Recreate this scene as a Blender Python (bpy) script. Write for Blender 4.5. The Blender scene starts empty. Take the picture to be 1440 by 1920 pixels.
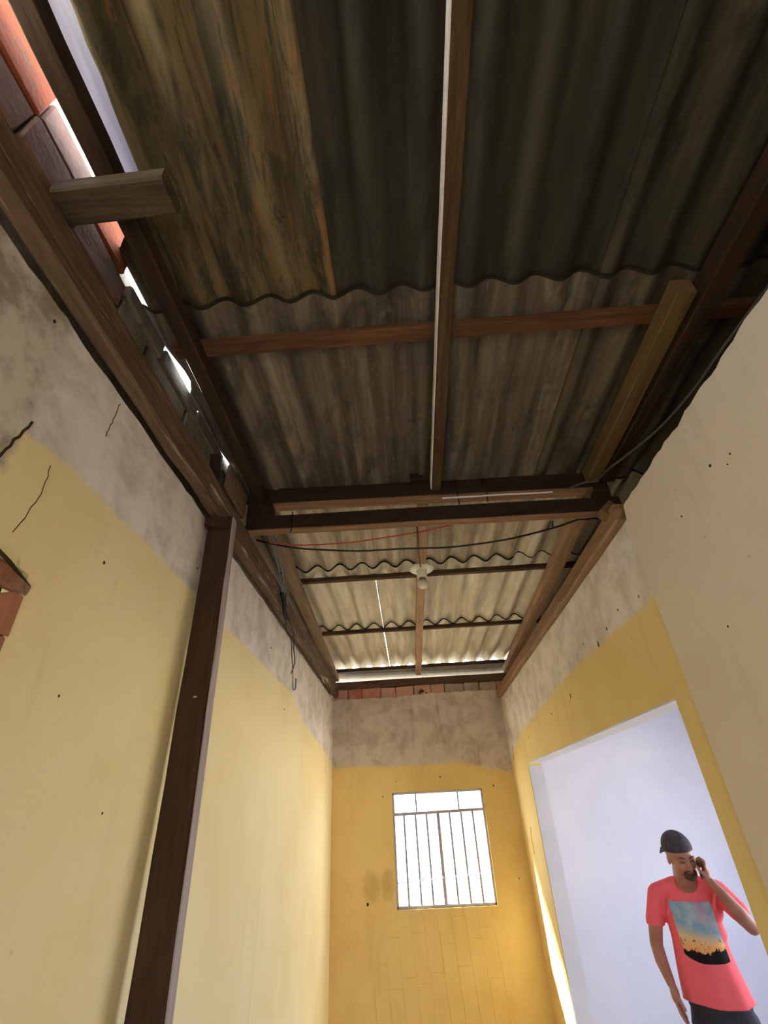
import bpy, bmesh, math, random
from mathutils import Vector, Matrix, noise as mnoise
random.seed(7)
H = 1.85                      # height of the lens above the floor; geometry below is written relative to the lens
SC = bpy.context.scene
COL = SC.collection

# ------------------------------------------------------------------ camera
cam_d = bpy.data.cameras.new('camera')
cam = bpy.data.objects.new('camera', cam_d)
COL.objects.link(cam)
F_PX = 886.68
cam_d.sensor_fit = 'VERTICAL'
cam_d.sensor_height = 24.0
cam_d.lens = F_PX / 1920.0 * 24.0
cam_d.clip_start = 0.02
cam_d.clip_end = 300
R = [(0.99747, -0.06705, -0.02371), (0.05643, 0.54088, 0.83920), (-0.04300, -0.83728, 0.54511)]
def _norm_rows():
    d = Vector((60, 575, F_PX)).normalized(); u = Vector((-70, -1360, F_PX)).normalized()
    u = (u - d * u.dot(d)).normalized(); x = d.cross(u)
    return x, d, u
rx, ry, rz = _norm_rows()
right = Vector((rx[0], ry[0], rz[0])); down = Vector((rx[1], ry[1], rz[1])); fwd = Vector((rx[2], ry[2], rz[2]))
M = Matrix.Identity(4)
for i in range(3):
    M[i][0] = right[i]; M[i][1] = -down[i]; M[i][2] = -fwd[i]
M[2][3] = H
cam.matrix_world = M
SC.camera = cam

# ------------------------------------------------------------------ sky, exposure
world = bpy.data.worlds.new('overcast_sky'); SC.world = world
world.use_nodes = True
wn = world.node_tree; wn.nodes.clear()
wo = wn.nodes.new('ShaderNodeOutputWorld'); wb = wn.nodes.new('ShaderNodeBackground')
wb.inputs[0].default_value = (0.80, 0.88, 1.0, 1); wb.inputs[1].default_value = 9.0
wn.links.new(wb.outputs[0], wo.inputs[0])
SC.view_settings.view_transform = 'Standard'
SC.view_settings.look = 'None'
SC.view_settings.gamma = 1.0
SC.view_settings.use_curve_mapping = False
SC.view_settings.exposure = 0.0
SC.cycles.max_bounces = 10
SC.cycles.diffuse_bounces = 8
SC.cycles.transparent_max_bounces = 12

YF_ = -1.7
sun_d = bpy.data.lights.new('sun', 'SUN'); sun_d.energy = 55.0; sun_d.angle = math.radians(2.5); sun_d.color = (1.0, .95, .86)
sun = bpy.data.objects.new('sun', sun_d); COL.objects.link(sun); sun.location = (-4, 12, 8)
sun.rotation_euler = Vector((1.0, -.80, -1.15)).to_track_quat('-Z', 'Y').to_euler()
def portal(name, loc, sx, sy, direction):
    """marks an opening in the shell so that the sky's light is sampled through it; gives off no light of its own"""
    l = bpy.data.lights.new(name, 'AREA'); l.shape = 'RECTANGLE'; l.size = sx; l.size_y = sy
    l.cycles.is_portal = True
    o = bpy.data.objects.new(name, l); COL.objects.link(o)
    o.location = loc
    o.rotation_euler = Vector(direction).to_track_quat('-Z', 'Y').to_euler()
    return o
portal('window_portal', (0.25, 6.24, -0.25), 1.1, 1.1, (0, -1, 0))
portal('side_window_portal', (3.74, 3.8, -0.3), 1.7, 2.7, (-1, 0, 0))
portal('added_doorway_portal', (-.25, YF_ - .1, -.75), 1.0, 2.0, (0, 1, 0))  # unseen doorway, added to light the near walls
portal('eave_portal', (-.88, .2, 1.99), 0.12, 3.6, (0, 0, -1))
portal('left_eave_portal', (-1.06, -.73, 1.62), 1.90, .38, (1, 0, 0))

# ------------------------------------------------------------------ helpers
def lin(h):
    v = [int(h[i:i+2], 16) / 255 for i in (0, 2, 4)]
    return tuple(x / 12.92 if x <= .04045 else ((x + .055) / 1.055) ** 2.4 for x in v) + (1,)

class NT:
    def __init__(s, name):
        s.m = bpy.data.materials.new(name); s.m.use_nodes = True
        s.t = s.m.node_tree; s.t.nodes.clear()
        s.out = s.t.nodes.new('ShaderNodeOutputMaterial')
        s.b = s.t.nodes.new('ShaderNodeBsdfPrincipled')
        s.t.links.new(s.b.outputs[0], s.out.inputs[0])
    def n(s, typ, **kw):
        nd = s.t.nodes.new(typ)
        for k, v in kw.items(): setattr(nd, k, v)
        return nd
    def put(s, sock, v):
        if isinstance(v, bpy.types.NodeSocket): s.t.links.new(v, sock)
        elif isinstance(v, (tuple, list)) and len(v) == 3 and sock.type == 'RGBA': sock.default_value = tuple(v) + (1,)
        else: sock.default_value = v
    def math(s, op, a, b=0.0, c=None, clamp=False):
        nd = s.n('ShaderNodeMath', operation=op, use_clamp=clamp)
        s.put(nd.inputs[0], a); s.put(nd.inputs[1], b)
        if c is not None: s.put(nd.inputs[2], c)
        return nd.outputs[0]
    def mix(s, f, a, b, mode='MIX'):
        nd = s.n('ShaderNodeMix', data_type='RGBA', blend_type=mode)
        s.put(nd.inputs[0], f); s.put(nd.inputs[6], a); s.put(nd.inputs[7], b)
        return nd.outputs[2]
    def coords(s, kind='Object'):
        if kind == 'World':
            g = s.n('ShaderNodeNewGeometry').outputs['Position']
            v = s.n('ShaderNodeVectorMath', operation='ADD'); s.put(v.inputs[0], g); v.inputs[1].default_value = (0, 0, -H)
            return v.outputs[0]
        return s.n('ShaderNodeTexCoord').outputs[kind]
    def scale(s, v, sc, off=(0, 0, 0)):
        nd = s.n('ShaderNodeMapping'); s.put(nd.inputs[0], v); nd.inputs['Scale'].default_value = sc; nd.inputs['Location'].default_value = off
        return nd.outputs[0]
    def noise(s, v, scale=5, detail=4, rough=.55, dist=0):
        nd = s.n('ShaderNodeTexNoise'); s.put(nd.inputs['Vector'], v)
        nd.inputs['Scale'].default_value = scale; nd.inputs['Detail'].default_value = detail
        nd.inputs['Roughness'].default_value = rough; nd.inputs['Distortion'].default_value = dist
        return nd.outputs[0]
    def ramp(s, f, pts, interp='LINEAR'):
        nd = s.n('ShaderNodeValToRGB'); nd.color_ramp.interpolation = interp
        el = nd.color_ramp.elements
        while len(el) < len(pts): el.new(.5)
        for e, (p, c) in zip(el, pts):
            e.position = p; e.color = c if isinstance(c, tuple) else (c, c, c, 1)
        s.put(nd.inputs[0], f); return nd.outputs[0]
    def step(s, f, a, b):
        nd = s.n('ShaderNodeMapRange', interpolation_type='SMOOTHSTEP'); s.put(nd.inputs[0], f)
        s.put(nd.inputs[1], a); s.put(nd.inputs[2], b); return nd.outputs[0]
    def sep(s, v):
        nd = s.n('ShaderNodeSeparateXYZ'); s.put(nd.inputs[0], v); return nd.outputs
    def bump(s, h, strength=.3, dist=.01):
        nd = s.n('ShaderNodeBump'); nd.inputs['Strength'].default_value = strength; nd.inputs['Distance'].default_value = dist
        s.put(nd.inputs['Height'], h); s.put(s.b.inputs['Normal'], nd.outputs[0])
    def done(s, col, rough=.8, spec=.3, metal=0):
        s.put(s.b.inputs['Base Color'], col); s.put(s.b.inputs['Roughness'], rough)
        s.b.inputs['Specular IOR Level'].default_value = spec; s.b.inputs['Metallic'].default_value = metal
        return s.m

def plain(name, col, rough=.6, spec=.4, metal=0, vary=.12, sc=20):
    t = NT(name); n = t.noise(t.coords(), sc, 3)
    c = lin(col) if isinstance(col, str) else col
    lo = tuple(x * (1 - vary) for x in c[:3]) + (1,); hi = tuple(min(1, x * (1 + vary)) for x in c[:3]) + (1,)
    t.bump(n, .15, .003)
    return t.done(t.ramp(n, [(.3, lo), (.7, hi)]), rough, spec, metal)

def wood(name, axis, dark, light, seed=0.0, worn=None, wear=.62):
    t = NT(name); v = t.coords('World')
    sc = [14, 14, 14]; sc['xyz'.index(axis)] = 1.3
    sv = t.scale(v, tuple(sc), (seed, seed * 2, seed * 3))
    g = t.noise(sv, 2.2, 6, .65, .6)
    fine = t.noise(t.scale(v, tuple(x * 5 for x in sc)), 2.5, 4, .6)
    c = t.ramp(g, [(.3, lin(dark)), (.72, lin(light))])
    c = t.mix(t.math('MULTIPLY', t.step(fine, .5, .75), .45), c, lin(dark))
    if worn:
        w = t.noise(t.scale(v, tuple(x * .5 for x in sc), (3 + seed, 0, 0)), 3, 5, .7, .8)
        c = t.mix(t.math('MULTIPLY', t.step(w, wear, wear + .1), .8), c, lin(worn))
    t.bump(t.math('ADD', g, t.math('MULTIPLY', fine, .5)), .5, .004)
    return t.done(c, .78, .25)

class MB:
    def __init__(s): s.bm = bmesh.new()
    def box(s, x0, x1, y0, y1, z0, z1, bevel=0):
        s.prism([(x0, y0), (x1, y0), (x1, y1), (x0, y1)], z0, z1, 'z'); return s
    def prism(s, poly, a, b, axis='z'):
        f = {'z': lambda p, t: (p[0], p[1], t), 'x': lambda p, t: (t, p[0], p[1]), 'y': lambda p, t: (p[0], t, p[1])}[axis]
        lo = [s.bm.verts.new(f(p, a)) for p in poly]; hi = [s.bm.verts.new(f(p, b)) for p in poly]
        n = len(poly); fs = [s.bm.faces.new(lo[::-1]), s.bm.faces.new(hi)]
        for i in range(n): fs.append(s.bm.faces.new((lo[i], lo[(i+1) % n], hi[(i+1) % n], hi[i])))
        return s
    def beam(s, p0, p1, w, h, seg=.22, jit=.0022, up=(0, 0, 1), chamfer=.004, taper=1.0):
        """sawn timber between two points on its axis; w across, h along 'up'"""
        p0, p1, up = Vector(p0), Vector(p1), Vector(up)
        d = (p1 - p0); L = d.length; d.normalize(); sd = d.cross(up).normalized(); u2 = sd.cross(d).normalized()
        n = max(1, int(L / seg)); rings = []; c = min(chamfer, w * .2, h * .2)
        prof = [(-w/2, -h/2+c), (-w/2+c, -h/2), (w/2-c, -h/2), (w/2, -h/2+c), (w/2, h/2-c), (w/2-c, h/2), (-w/2+c, h/2), (-w/2, h/2-c)]
        for i in range(n + 1):
            ctr = p0 + d * (L * i / n); k = 1 + (taper - 1) * i / n
            jx, jz = random.uniform(-jit, jit), random.uniform(-jit, jit)
            rings.append([s.bm.verts.new(ctr + sd * (a*k + jx + random.uniform(-jit, jit)*.5) + u2 * (b*k + jz + random.uniform(-jit, jit)*.5)) for a, b in prof])
        for r0, r1 in zip(rings, rings[1:]):
            for i in range(8): s.bm.faces.new((r0[i], r0[(i+1) % 8], r1[(i+1) % 8], r1[i]))
        s.bm.faces.new(rings[0][::-1]); s.bm.faces.new(rings[-1])
        return s
    def tube(s, pts, r, n=8, closed_ends=True):
        pts = [Vector(p) for p in pts]; rs = r if isinstance(r, (list, tuple)) else [r] * len(pts)
        rings = []; prev = None
        for i, p in enumerate(pts):
            t = (pts[min(i+1, len(pts)-1)] - pts[max(i-1, 0)]).normalized()
            a = Vector((0, 0, 1)) if abs(t.z) < .9 else Vector((1, 0, 0))
            if prev is not None: a = prev
            u = (a - t * a.dot(t)).normalized(); v = t.cross(u); prev = u
            rings.append([s.bm.verts.new(p + (u * math.cos(2*math.pi*k/n) + v * math.sin(2*math.pi*k/n)) * rs[i]) for k in range(n)])
        for a, b in zip(rings, rings[1:]):
            for k in range(n): s.bm.faces.new((a[k], a[(k+1) % n], b[(k+1) % n], b[k]))
        if closed_ends: s.bm.faces.new(rings[0][::-1]); s.bm.faces.new(rings[-1])
        return s
    def lathe(s, prof, c=(0, 0, 0), n=32):
        c = Vector(c); rings = []
        for r, z in prof:
            rings.append([s.bm.verts.new(c + Vector((max(r, 1e-4) * math.cos(2*math.pi*k/n), max(r, 1e-4) * math.sin(2*math.pi*k/n), z))) for k in range(n)])
        for a, b in zip(rings, rings[1:]):
            for k in range(n): s.bm.faces.new((a[k], a[(k+1) % n], b[(k+1) % n], b[k]))
        s.bm.faces.new(rings[0][::-1]); s.bm.faces.new(rings[-1])
        return s
    def ball(s, c, r, sub=2, rot=None):
        m = Matrix.Translation(Vector(c))
        if rot is not None: m = m @ rot
        rr = r if isinstance(r, (tuple, list)) else (r, r, r)
        bmesh.ops.create_icosphere(s.bm, subdivisions=sub, radius=1, matrix=m @ Matrix.Diagonal((*rr, 1)))
        return s
    def limb(s, pts, n=14, sx=1.0):
        """tapered rounded chain: pts = [(x,y,z,r)...]"""
        for a, b in zip(pts, pts[1:]):
            pa, pb = Vector(a[:3]), Vector(b[:3]); L = (pb - pa).length; k = max(2, int(L / .012))
            s.tube([pa.lerp(pb, i/k) for i in range(k+1)], [a[3] + (b[3]-a[3]) * i/k for i in range(k+1)], n)
        for p in pts: s.ball(p[:3], p[3], 2)
        return s

def smooth(me, on=True):
    for p in me.polygons: p.use_smooth = on

def obj(name, mb, mat, parent=None, origin=None, sm=False):
    """link the collected shape as ONE object; its origin sits at the base of its bounds"""
    bm = mb.bm if isinstance(mb, MB) else mb
    bmesh.ops.recalc_face_normals(bm, faces=bm.faces)
    me = bpy.data.meshes.new(name)
    off = Vector((0, 0, 0))
    if parent is None:
        if origin is None and bm.verts:
            xs = [v.co for v in bm.verts]
            lo = Vector([min(c[i] for c in xs) for i in range(3)]); hi = Vector([max(c[i] for c in xs) for i in range(3)])
            origin = ((lo.x+hi.x)/2, (lo.y+hi.y)/2, lo.z)
        off = Vector(origin)
    else:
        off = world_loc(parent)
    for v in bm.verts: v.co -= off
    bm.to_mesh(me); bm.free()
    me.materials.append(mat)
    if sm: smooth(me)
    o = bpy.data.objects.new(name, me); COL.objects.link(o)
    if parent is None: o.location = off
    else: o.parent = parent
    return o
def world_loc(o):
    v = Vector(o.location)
    while o.parent: o = o.parent; v += Vector(o.location)
    return v
def tag(o, label=None, cat=None, group=None, kind=None):
    if label: o['label'] = label
    if cat: o['category'] = cat
    if group: o['group'] = group
    if kind: o['kind'] = kind
    return o
def thing(name, label, cat, loc=(0, 0, 0), group=None):
    o = bpy.data.objects.new(name, None); COL.objects.link(o); o.location = loc; o.empty_display_size = .1
    return tag(o, label, cat, group)
def struct(name, mb, mat, label=None, **kw):
    return tag(obj(name, mb, mat, **kw), label or None, None, None, 'structure')

def slab(us, vs, holes, axis, t0, t1, top=None, bottom=None, jitter=None):
    """wall slab as a grid in (u,v) with open cells; top(u) bends the last row, so ragged edges are real"""
    mb = MB(); bm = mb.bm
    f = {'x': lambda u, v, t: (t, u, v), 'y': lambda u, v, t: (u, t, v), 'z': lambda u, v, t: (u, v, t)}[axis]
    def vert(i, j, t):
        u, v = us[i], vs[j]
        if top and j == len(vs) - 1: v = top(u)
        if bottom and j == 0: v = bottom(u)
        if jitter:
            du, dv = jitter(u, v); u += du; v += dv
        return bm.verts.new(f(u, v, t))
    A = {}; 
    def g(i, j, k):
        key = (i, j, k)
        if key not in A: A[key] = vert(i, j, t0 if k == 0 else t1)
        return A[key]
    nu, nv = len(us) - 1, len(vs) - 1
    solid = lambda i, j: 0 <= i < nu and 0 <= j < nv and not any(h[0] - 1e-6 <= (us[i]+us[i+1])/2 <= h[1] + 1e-6 and h[2] - 1e-6 <= (vs[j]+vs[j+1])/2 <= h[3] + 1e-6 for h in holes)
    for i in range(nu):
        for j in range(nv):
            if not solid(i, j): continue
            bm.faces.new((g(i, j, 0), g(i+1, j, 0), g(i+1, j+1, 0), g(i, j+1, 0)))
            bm.faces.new((g(i, j, 1), g(i, j+1, 1), g(i+1, j+1, 1), g(i+1, j, 1)))
            for di, dj, a, b in ((-1, 0, (i, j), (i, j+1)), (1, 0, (i+1, j), (i+1, j+1)), (0, -1, (i, j), (i+1, j)), (0, 1, (i, j+1), (i+1, j+1))):
                if not solid(i+di, j+dj):
                    bm.faces.new((g(*a, 0), g(*a, 1), g(*b, 1), g(*b, 0)))
    return mb
def cuts(a, b, step, extra=()):
    n = max(1, round((b - a) / step)); s = [a + (b - a) * i / n for i in range(n + 1)]
    s = [x for x in s if all(abs(x - e) > step * .3 for e in extra)] + list(extra)
    return sorted(set(round(x, 5) for x in s if a - 1e-6 <= x <= b + 1e-6))

# ------------------------------------------------------------------ materials
def painted_plaster(name, paint, paint2, grey, grey2, axis, line, rough_edge=.02, rust=False, soft=.012, extra=None):
    t = NT(name); v = t.coords('World'); X, Y, Z = t.sep(v)
    a = Y if axis == 'y' else X
    lo, span = -2.0, 10.0
    pts = [((p - lo) / span, (z + 2) / 4) for p, z in line]
    lz = t.ramp(t.math('DIVIDE', t.math('SUBTRACT', a, lo), span), [(p, q) for p, q in pts])
    lz = t.math('SUBTRACT', t.math('MULTIPLY', lz, 4), 2)
    wob = t.math('MULTIPLY', t.math('SUBTRACT', t.noise(v, 5, 4, .6), .5), rough_edge * 3)
    d = t.math('SUBTRACT', t.math('ADD', Z, wob), lz)
    m = t.step(d, -soft, soft)
    big = t.noise(v, 1.3, 5, .6, .3); mid = t.noise(v, 6, 6, .65, .4); fine = t.noise(v, 60, 3, .6)
    streak = t.noise(t.scale(v, (5, 5, .8)), 1.5, 4, .6)
    pc = t.mix(t.step(big, .35, .7), lin(paint), lin(paint2))
    pc = t.mix(t.math('MULTIPLY', t.step(streak, .55, .8), .22), pc, lin('A8986C'))
    spots = t.math('MULTIPLY', t.step(t.noise(v, 22, 2, .5), .74, .80), .3)
    pc = t.mix(spots, pc, lin('6F6045'))
    gc = t.mix(t.step(mid, .38, .66), lin(grey), lin(grey2))
    gc = t.mix(t.math('MULTIPLY', t.step(big, .5, .72), .35), gc, lin('9A8D86'))
    gc = t.mix(t.math('MULTIPLY', t.step(t.noise(v, 14, 6, .7, .5), .62, .74), .25), gc, lin('7A6C5E'))
    if rust:
        r = t.noise(t.scale(v, (6, 6, .5)), 1.2, 5, .7)
        gc = t.mix(t.math('MULTIPLY', t.step(r, .54, .72), .6), gc, lin('8A5E46'))
    c = t.mix(m, pc, gc)
    if extra: c = extra(t, v, X, Y, Z, c)
    t.bump(t.math('ADD', t.math('MULTIPLY', mid, .8), t.math('MULTIPLY', fine, .35)), .35, .008)
    return t.done(c, .86, .2)

def left_extra(t, v, X, Y, Z, c):
    # missing paint near the broken opening, dark crack with a pale edge
    wob = t.math('MULTIPLY', t.math('SUBTRACT', t.noise(v, 12, 4, .7), .5), .12)
    e = t.math('ADD', t.math('SUBTRACT', Y, .83), wob)
    bare = t.math('MULTIPLY', t.step(e, .02, -.02), t.step(Z, .7, .76))
    ww = t.math('ADD', Z, t.math('MULTIPLY', wob, 1.5))
    return t.mix(bare, c, t.mix(t.step(t.noise(v, 7, 5, .7), .4, .65), lin('CFC8BC'), lin('9A9080')))

M_LEFT = painted_plaster('left_wall_yellow_paint', 'ECDDB0', 'E6D39E', 'E8E1DC', 'CBC1B8', 'y',
    [(-1.9, .80), (.8, .86), (1.1, .885), (1.9, .89), (2.3, .875), (3.9, .875), (4.45, .73), (5.4, .65), (6.1, .585)], extra=left_extra)
M_RIGHT = painted_plaster('right_wall_yellow_paint', 'E8D092', 'DFC482', 'E8E0D8', 'D0C6BA', 'y',
    [(-1.9, .78), (2.0, .785), (3.5, .79), (4.0, .75), (4.65, .72), (5.35, .68), (5.75, .6), (6.1, .5)], soft=.022)
def back_extra(t, v, X, Y, Z, c):
    def blob(x, z, rx, rz):
        a = t.math('POWER', t.math('DIVIDE', t.math('SUBTRACT', X, x), rx), 2.0); b = t.math('POWER', t.math('DIVIDE', t.math('SUBTRACT', Z, z), rz), 2.0)
        return t.step(t.math('ADD', t.math('ADD', a, b), t.math('MULTIPLY', t.math('SUBTRACT', t.noise(v, 12, 4, .7), .5), 1.6)), 1.2, .1)
    m = t.math('MAXIMUM', blob(-.50, -.56, .10, .16), blob(-.33, -.55, .08, .14))
    return t.mix(t.math('MULTIPLY', m, .32), c, lin('8A6430'))
M_BACK = painted_plaster('back_wall_yellow_paint', 'E4C886', 'DABA74', 'CFC3B8', 'B3A598', 'x',
    [(-1.9, .53), (-.5, .52), (0, .51), (.55, .51), (.85, .45), (1.1, .37), (2.9, .37)], rust=True, rough_edge=.03, soft=.03, extra=back_extra)
M_RIGHT2 = painted_plaster('beige_plaster', 'DDD1BE', 'D5C8B4', 'DDD1BE', 'D5C8B4', 'y', [(-1.9, 1.6), (2.0, 1.6), (6, 1.6)])
def t_grey():
    t = NT('bare_grey_render'); v = t.coords('World')
    m = t.noise(v, 5, 6, .7, .4); p = t.noise(v, 9, 5, .7)
    c = t.ramp(m, [(.3, lin('5E564A')), (.55, lin('8B8172')), (.75, lin('A79B8C'))])
    c = t.mix(t.math('MULTIPLY', t.step(p, .56, .68), .6), c, lin('8C5A45'))
    c = t.mix(t.math('MULTIPLY', t.step(t.noise(v, 4, 4), .55, .7), .4), c, lin('4D5144'))
    t.bump(t.math('ADD', m, p), .8, .012); return t.done(c, .92, .15)
M_GREY = t_grey()
def t_beigegrey():
    t = NT('pale_mortar'); v = t.coords('World')
    m = t.noise(v, 5, 5, .65, .3)
    c = t.ramp(m, [(.3, lin('A0907E')), (.7, lin('BCAC9A'))]); t.bump(m, .5, .01); return t.done(c, .9, .15)
M_MORTAR = t_beigegrey()
def t_brick(name, a, b, d):
    t = NT(name); v = t.coords('World'); n = t.noise(v, 9, 6, .7, .3); f = t.noise(v, 50, 3)
    c = t.ramp(n, [(.3, lin(a)), (.65, lin(b))]); c = t.mix(t.math('MULTIPLY', t.step(t.noise(v, 6, 5, .7), .52, .66), .7), c, lin(d))
    t.bump(t.math('ADD', n, f), .5, .006); return t.done(c, .88, .2)
M_BRICK = t_brick('orange_clay', '8E4A2A', '7C4028', '5E4A3C')
M_BRICK2 = t_brick('dusty_pink_clay', '624A3E', '755A4E', '565045')
M_BRICK3 = t_brick('grey_block', '6A6458', '7E776A', '4E4A40')
def t_white(name, a, b):
    t = NT(name); v = t.coords('World'); n = t.noise(v, 1.6, 5, .6, .5)
    c = t.ramp(n, [(.35, lin(a)), (.7, lin(b))]); c = t.mix(t.math('MULTIPLY', t.step(t.noise(v, 3, 6, .7, .8), .66, .74), .25), c, lin('9A9AA8'))
    t.bump(t.noise(v, 40, 3), .12, .004); return t.done(c, .8, .25)
M_WHITE = t_white('side_room_white_paint', 'C9CCE2', 'D2D5E8')
M_JAMB = t_white('jamb_white_paint', 'C9C9D4', 'D6D6DE')
def t_floor():
    t = NT('cement_floor'); v = t.coords('World'); n = t.noise(v, 3, 6, .65)
    t.bump(n, .2, .01); return t.done(t.ramp(n, [(.3, lin('B9B2A6')), (.7, lin('CDC6BA'))]), .6, .3)
M_FLOOR = t_floor()
def t_ground():
    t = NT('pale_concrete_yard'); v = t.coords('World'); n = t.noise(v, .8, 6, .65)
    t.bump(n, .3, .05); return t.done(t.ramp(n, [(.35, lin('B9B3A4')), (.6, lin('CFC8BA'))]), .95, .1)
M_GROUND = t_ground()

def sheet_mat(name, dark, mid, pale, seed, ochre=0.0, moss=.4, dirt=.6, ochre_dir=1):
    """fibre-cement seen from below: streaks along the slope, dirt, moss, ochre run-off"""
    t = NT(name); v = t.scale(t.coords('World'), (1, 1, 1), (seed * 3.1, seed * 1.7, 0))
    st = t.noise(t.scale(v, (9, .55, 3)), 1.6, 6, .62, .25)
    bl = t.noise(t.scale(v, (1, .45, 1)), 5, 7, .72, .5)
    fi = t.noise(t.scale(v, (1, .5, 1)), 38, 4, .7)
    c = t.ramp(st, [(.28, lin(dark)), (.52, lin(mid)), (.76, lin(pale))])
    c = t.mix(t.math('MULTIPLY', t.step(bl, .50, .62), dirt), c, lin(dark))
    c = t.mix(t.math('MULTIPLY', t.step(fi, .55, .72), .35), c, lin(pale))
    c = t.mix(t.math('MULTIPLY', t.step(t.noise(t.scale(v, (2, .4, 1)), 3, 4), .48, .7), moss), c, lin('3A3B2A'))
    if ochre:
        oc = t.noise(t.scale(v, (7, .8, 1), (9, 2, 0)), 1.6, 6, .7, .5)
        c = t.mix(t.math('MULTIPLY', t.step(oc, .44, .6), ochre), c, lin('7D6B4A'))
        o2 = t.noise(t.scale(v, (11, 1.0, 1), (4, 7, 0)), 1.7, 5, .75, .8)
        c = t.mix(t.math('MULTIPLY', t.step(o2, .56, .64), ochre), c, lin('80552F'))
        o3 = t.noise(t.scale(v, (8, 1.6, 1), (1, 3, 0)), 3.0, 6, .75, .8)
        c = t.mix(t.math('MULTIPLY', t.step(o3, .54, .60), ochre * .9), c, lin('25241A'))
    t.bump(t.math('ADD', fi, bl), .4, .004)
    return t.done(c, .85, .25)
M_SH_OCHRE = sheet_mat('ochre_stained_fibre_cement', '29261B', '4A4230', '655C4A', 1, ochre=.62, moss=.3)  # near rows darker, far rows paler: the roof's light falloff put into colour
M_SH_DARK = sheet_mat('shaded_dark_fibre_cement', '1F1E16', '35322A', '4A463A', 2, moss=.45)
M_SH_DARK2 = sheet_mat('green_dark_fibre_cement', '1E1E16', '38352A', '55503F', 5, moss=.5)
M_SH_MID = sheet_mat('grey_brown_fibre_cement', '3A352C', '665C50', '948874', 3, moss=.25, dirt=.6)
M_SH_MIDD = sheet_mat('shaded_brown_fibre_cement', '332E25', '584F42', '7E7462', 7, moss=.3, dirt=.6)  # darker copy of the grey-brown: gloom above the right wall put into colour
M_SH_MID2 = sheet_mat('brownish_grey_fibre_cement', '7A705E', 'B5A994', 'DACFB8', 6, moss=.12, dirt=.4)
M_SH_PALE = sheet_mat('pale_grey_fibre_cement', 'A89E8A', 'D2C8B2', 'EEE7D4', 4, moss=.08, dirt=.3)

W_DARK_X = wood('dark_timber_across', 'x', '1F140D', '3A2819', 1)
W_BEAM_X = wood('pale_underside_timber', 'x', '6E4E36', '98765A', 2)  # paler brown for the strips under the cross beams
W_PURLIN = wood('red_brown_batten', 'x', '3C2618', '6E4A2E', 3)
W_PURLIN2 = wood('dark_batten', 'x', '2E2116', '5B4330', 3)
W_RAFT_L = wood('dark_brown_rafter', 'y', '20160D', '46321F', 4)
W_RAFT_C = wood('brown_rafter', 'y', '342517', '5E452C', 5)
W_RAFT_F = wood('light_brown_rafter', 'y', '8E6C50', 'BC9878', 6)
W_RAFT_F2 = wood('dusty_brown_rafter', 'y', '74604A', '9E866B', 6.5)
W_PLATE = wood('weathered_wall_plate', 'y', '4A3826', '7A6450', 7, worn='C9B8A0', wear=.57)
W_BOARD = wood('light_yellow_brown_board', 'y', '4E3B22', '7A6038', 8)
W_PLATE_R = wood('dusty_wall_plate', 'y', '73583E', 'A2805F', 13)
W_POST = wood('dark_post_timber', 'z', '2A1C13', '4B3322', 9)
W_POST2 = wood('grey_lilac_lit_edge', 'z', '8C7F80', 'B3A6A8', 10)  # pale lilac: light on the post's inner side put into the colour
W_BRACE = wood('grey_brown_block_timber', 'x', '2C2419', '5C4E3A', 11)
M_STRIP = plain('white_painted_edge', 'D8D4CE', .7, .3)

# ------------------------------------------------------------------ the shell
XL, XR, YB, YF = -.92, 1.117, 6.1, -1.7
FL = -H
# left wall up to the wall plate, with a broken niche-like opening near the camera
def lj(u, v):
    if .9 < u < 1.1 and -.5 < v < .5:
        return (mnoise.noise(Vector((u*9, v*9, 1))) * .010, 0)
    return (0, 0)
us = cuts(YF, YB, .06, (.2, .70, .80, .88, .95, 1.02)); vs = [FL, -.95, -.55, -.2, .1, .3, .40, .47, .55, .8, 1.0, 1.15, 1.285]
def ltop(u): return 1.264 + .016 * mnoise.noise(Vector((u * 6, 2, 0))) + .008 * mnoise.noise(Vector((u * 23, 5, 0)))
wl = struct('wall_left', slab(us, vs, [(.2, 1.02, -.55, .55)], 'x', XL - .13, XL, top=ltop, jitter=lj), M_LEFT)
# what is left of the upper wall above the plate (parapet): backing render
def ptop(u):
    if u < .96: return 1.84
    return plane(u) + .035
def plane(y): return 1.808 - .030 * y
us2 = cuts(.245, 2.30, .2)
upper = obj('parapet_render', slab(us2, [1.24, 1.45, 1.6, 1.75, 1.9], [], 'x', XL - .17, XL - .065, top=ptop), M_GREY, wl)
us3 = cuts(2.30, YB, .25)
upper2 = obj('parapet_render', slab(us3, [1.24, 1.45, 1.6, 1.75], [], 'x', XL - .18, XL - .035, top=lambda u: plane(u) + .035), M_MORTAR, wl)

M_CRK = plain('crack_shadow', '3A3328', .9, .1)
M_REVEAL = t_brick('orange_reveal_clay', 'A8705A', 'A06A54', '8C6A5A')
def block(parent, name, mat, x0, x1, y0, y1, z0, z1, j=.006, bev=.006):
    mb = MB(); mb.box(x0, x1, y0, y1, z0, z1)
    for v in mb.bm.verts: v.co += Vector([random.uniform(-j, j) for _ in range(3)])
    bmesh.ops.bevel(mb.bm, geom=list(mb.bm.edges), offset=bev, segments=1, affect='EDGES')
    return obj(name, mb, mat, parent)
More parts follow.
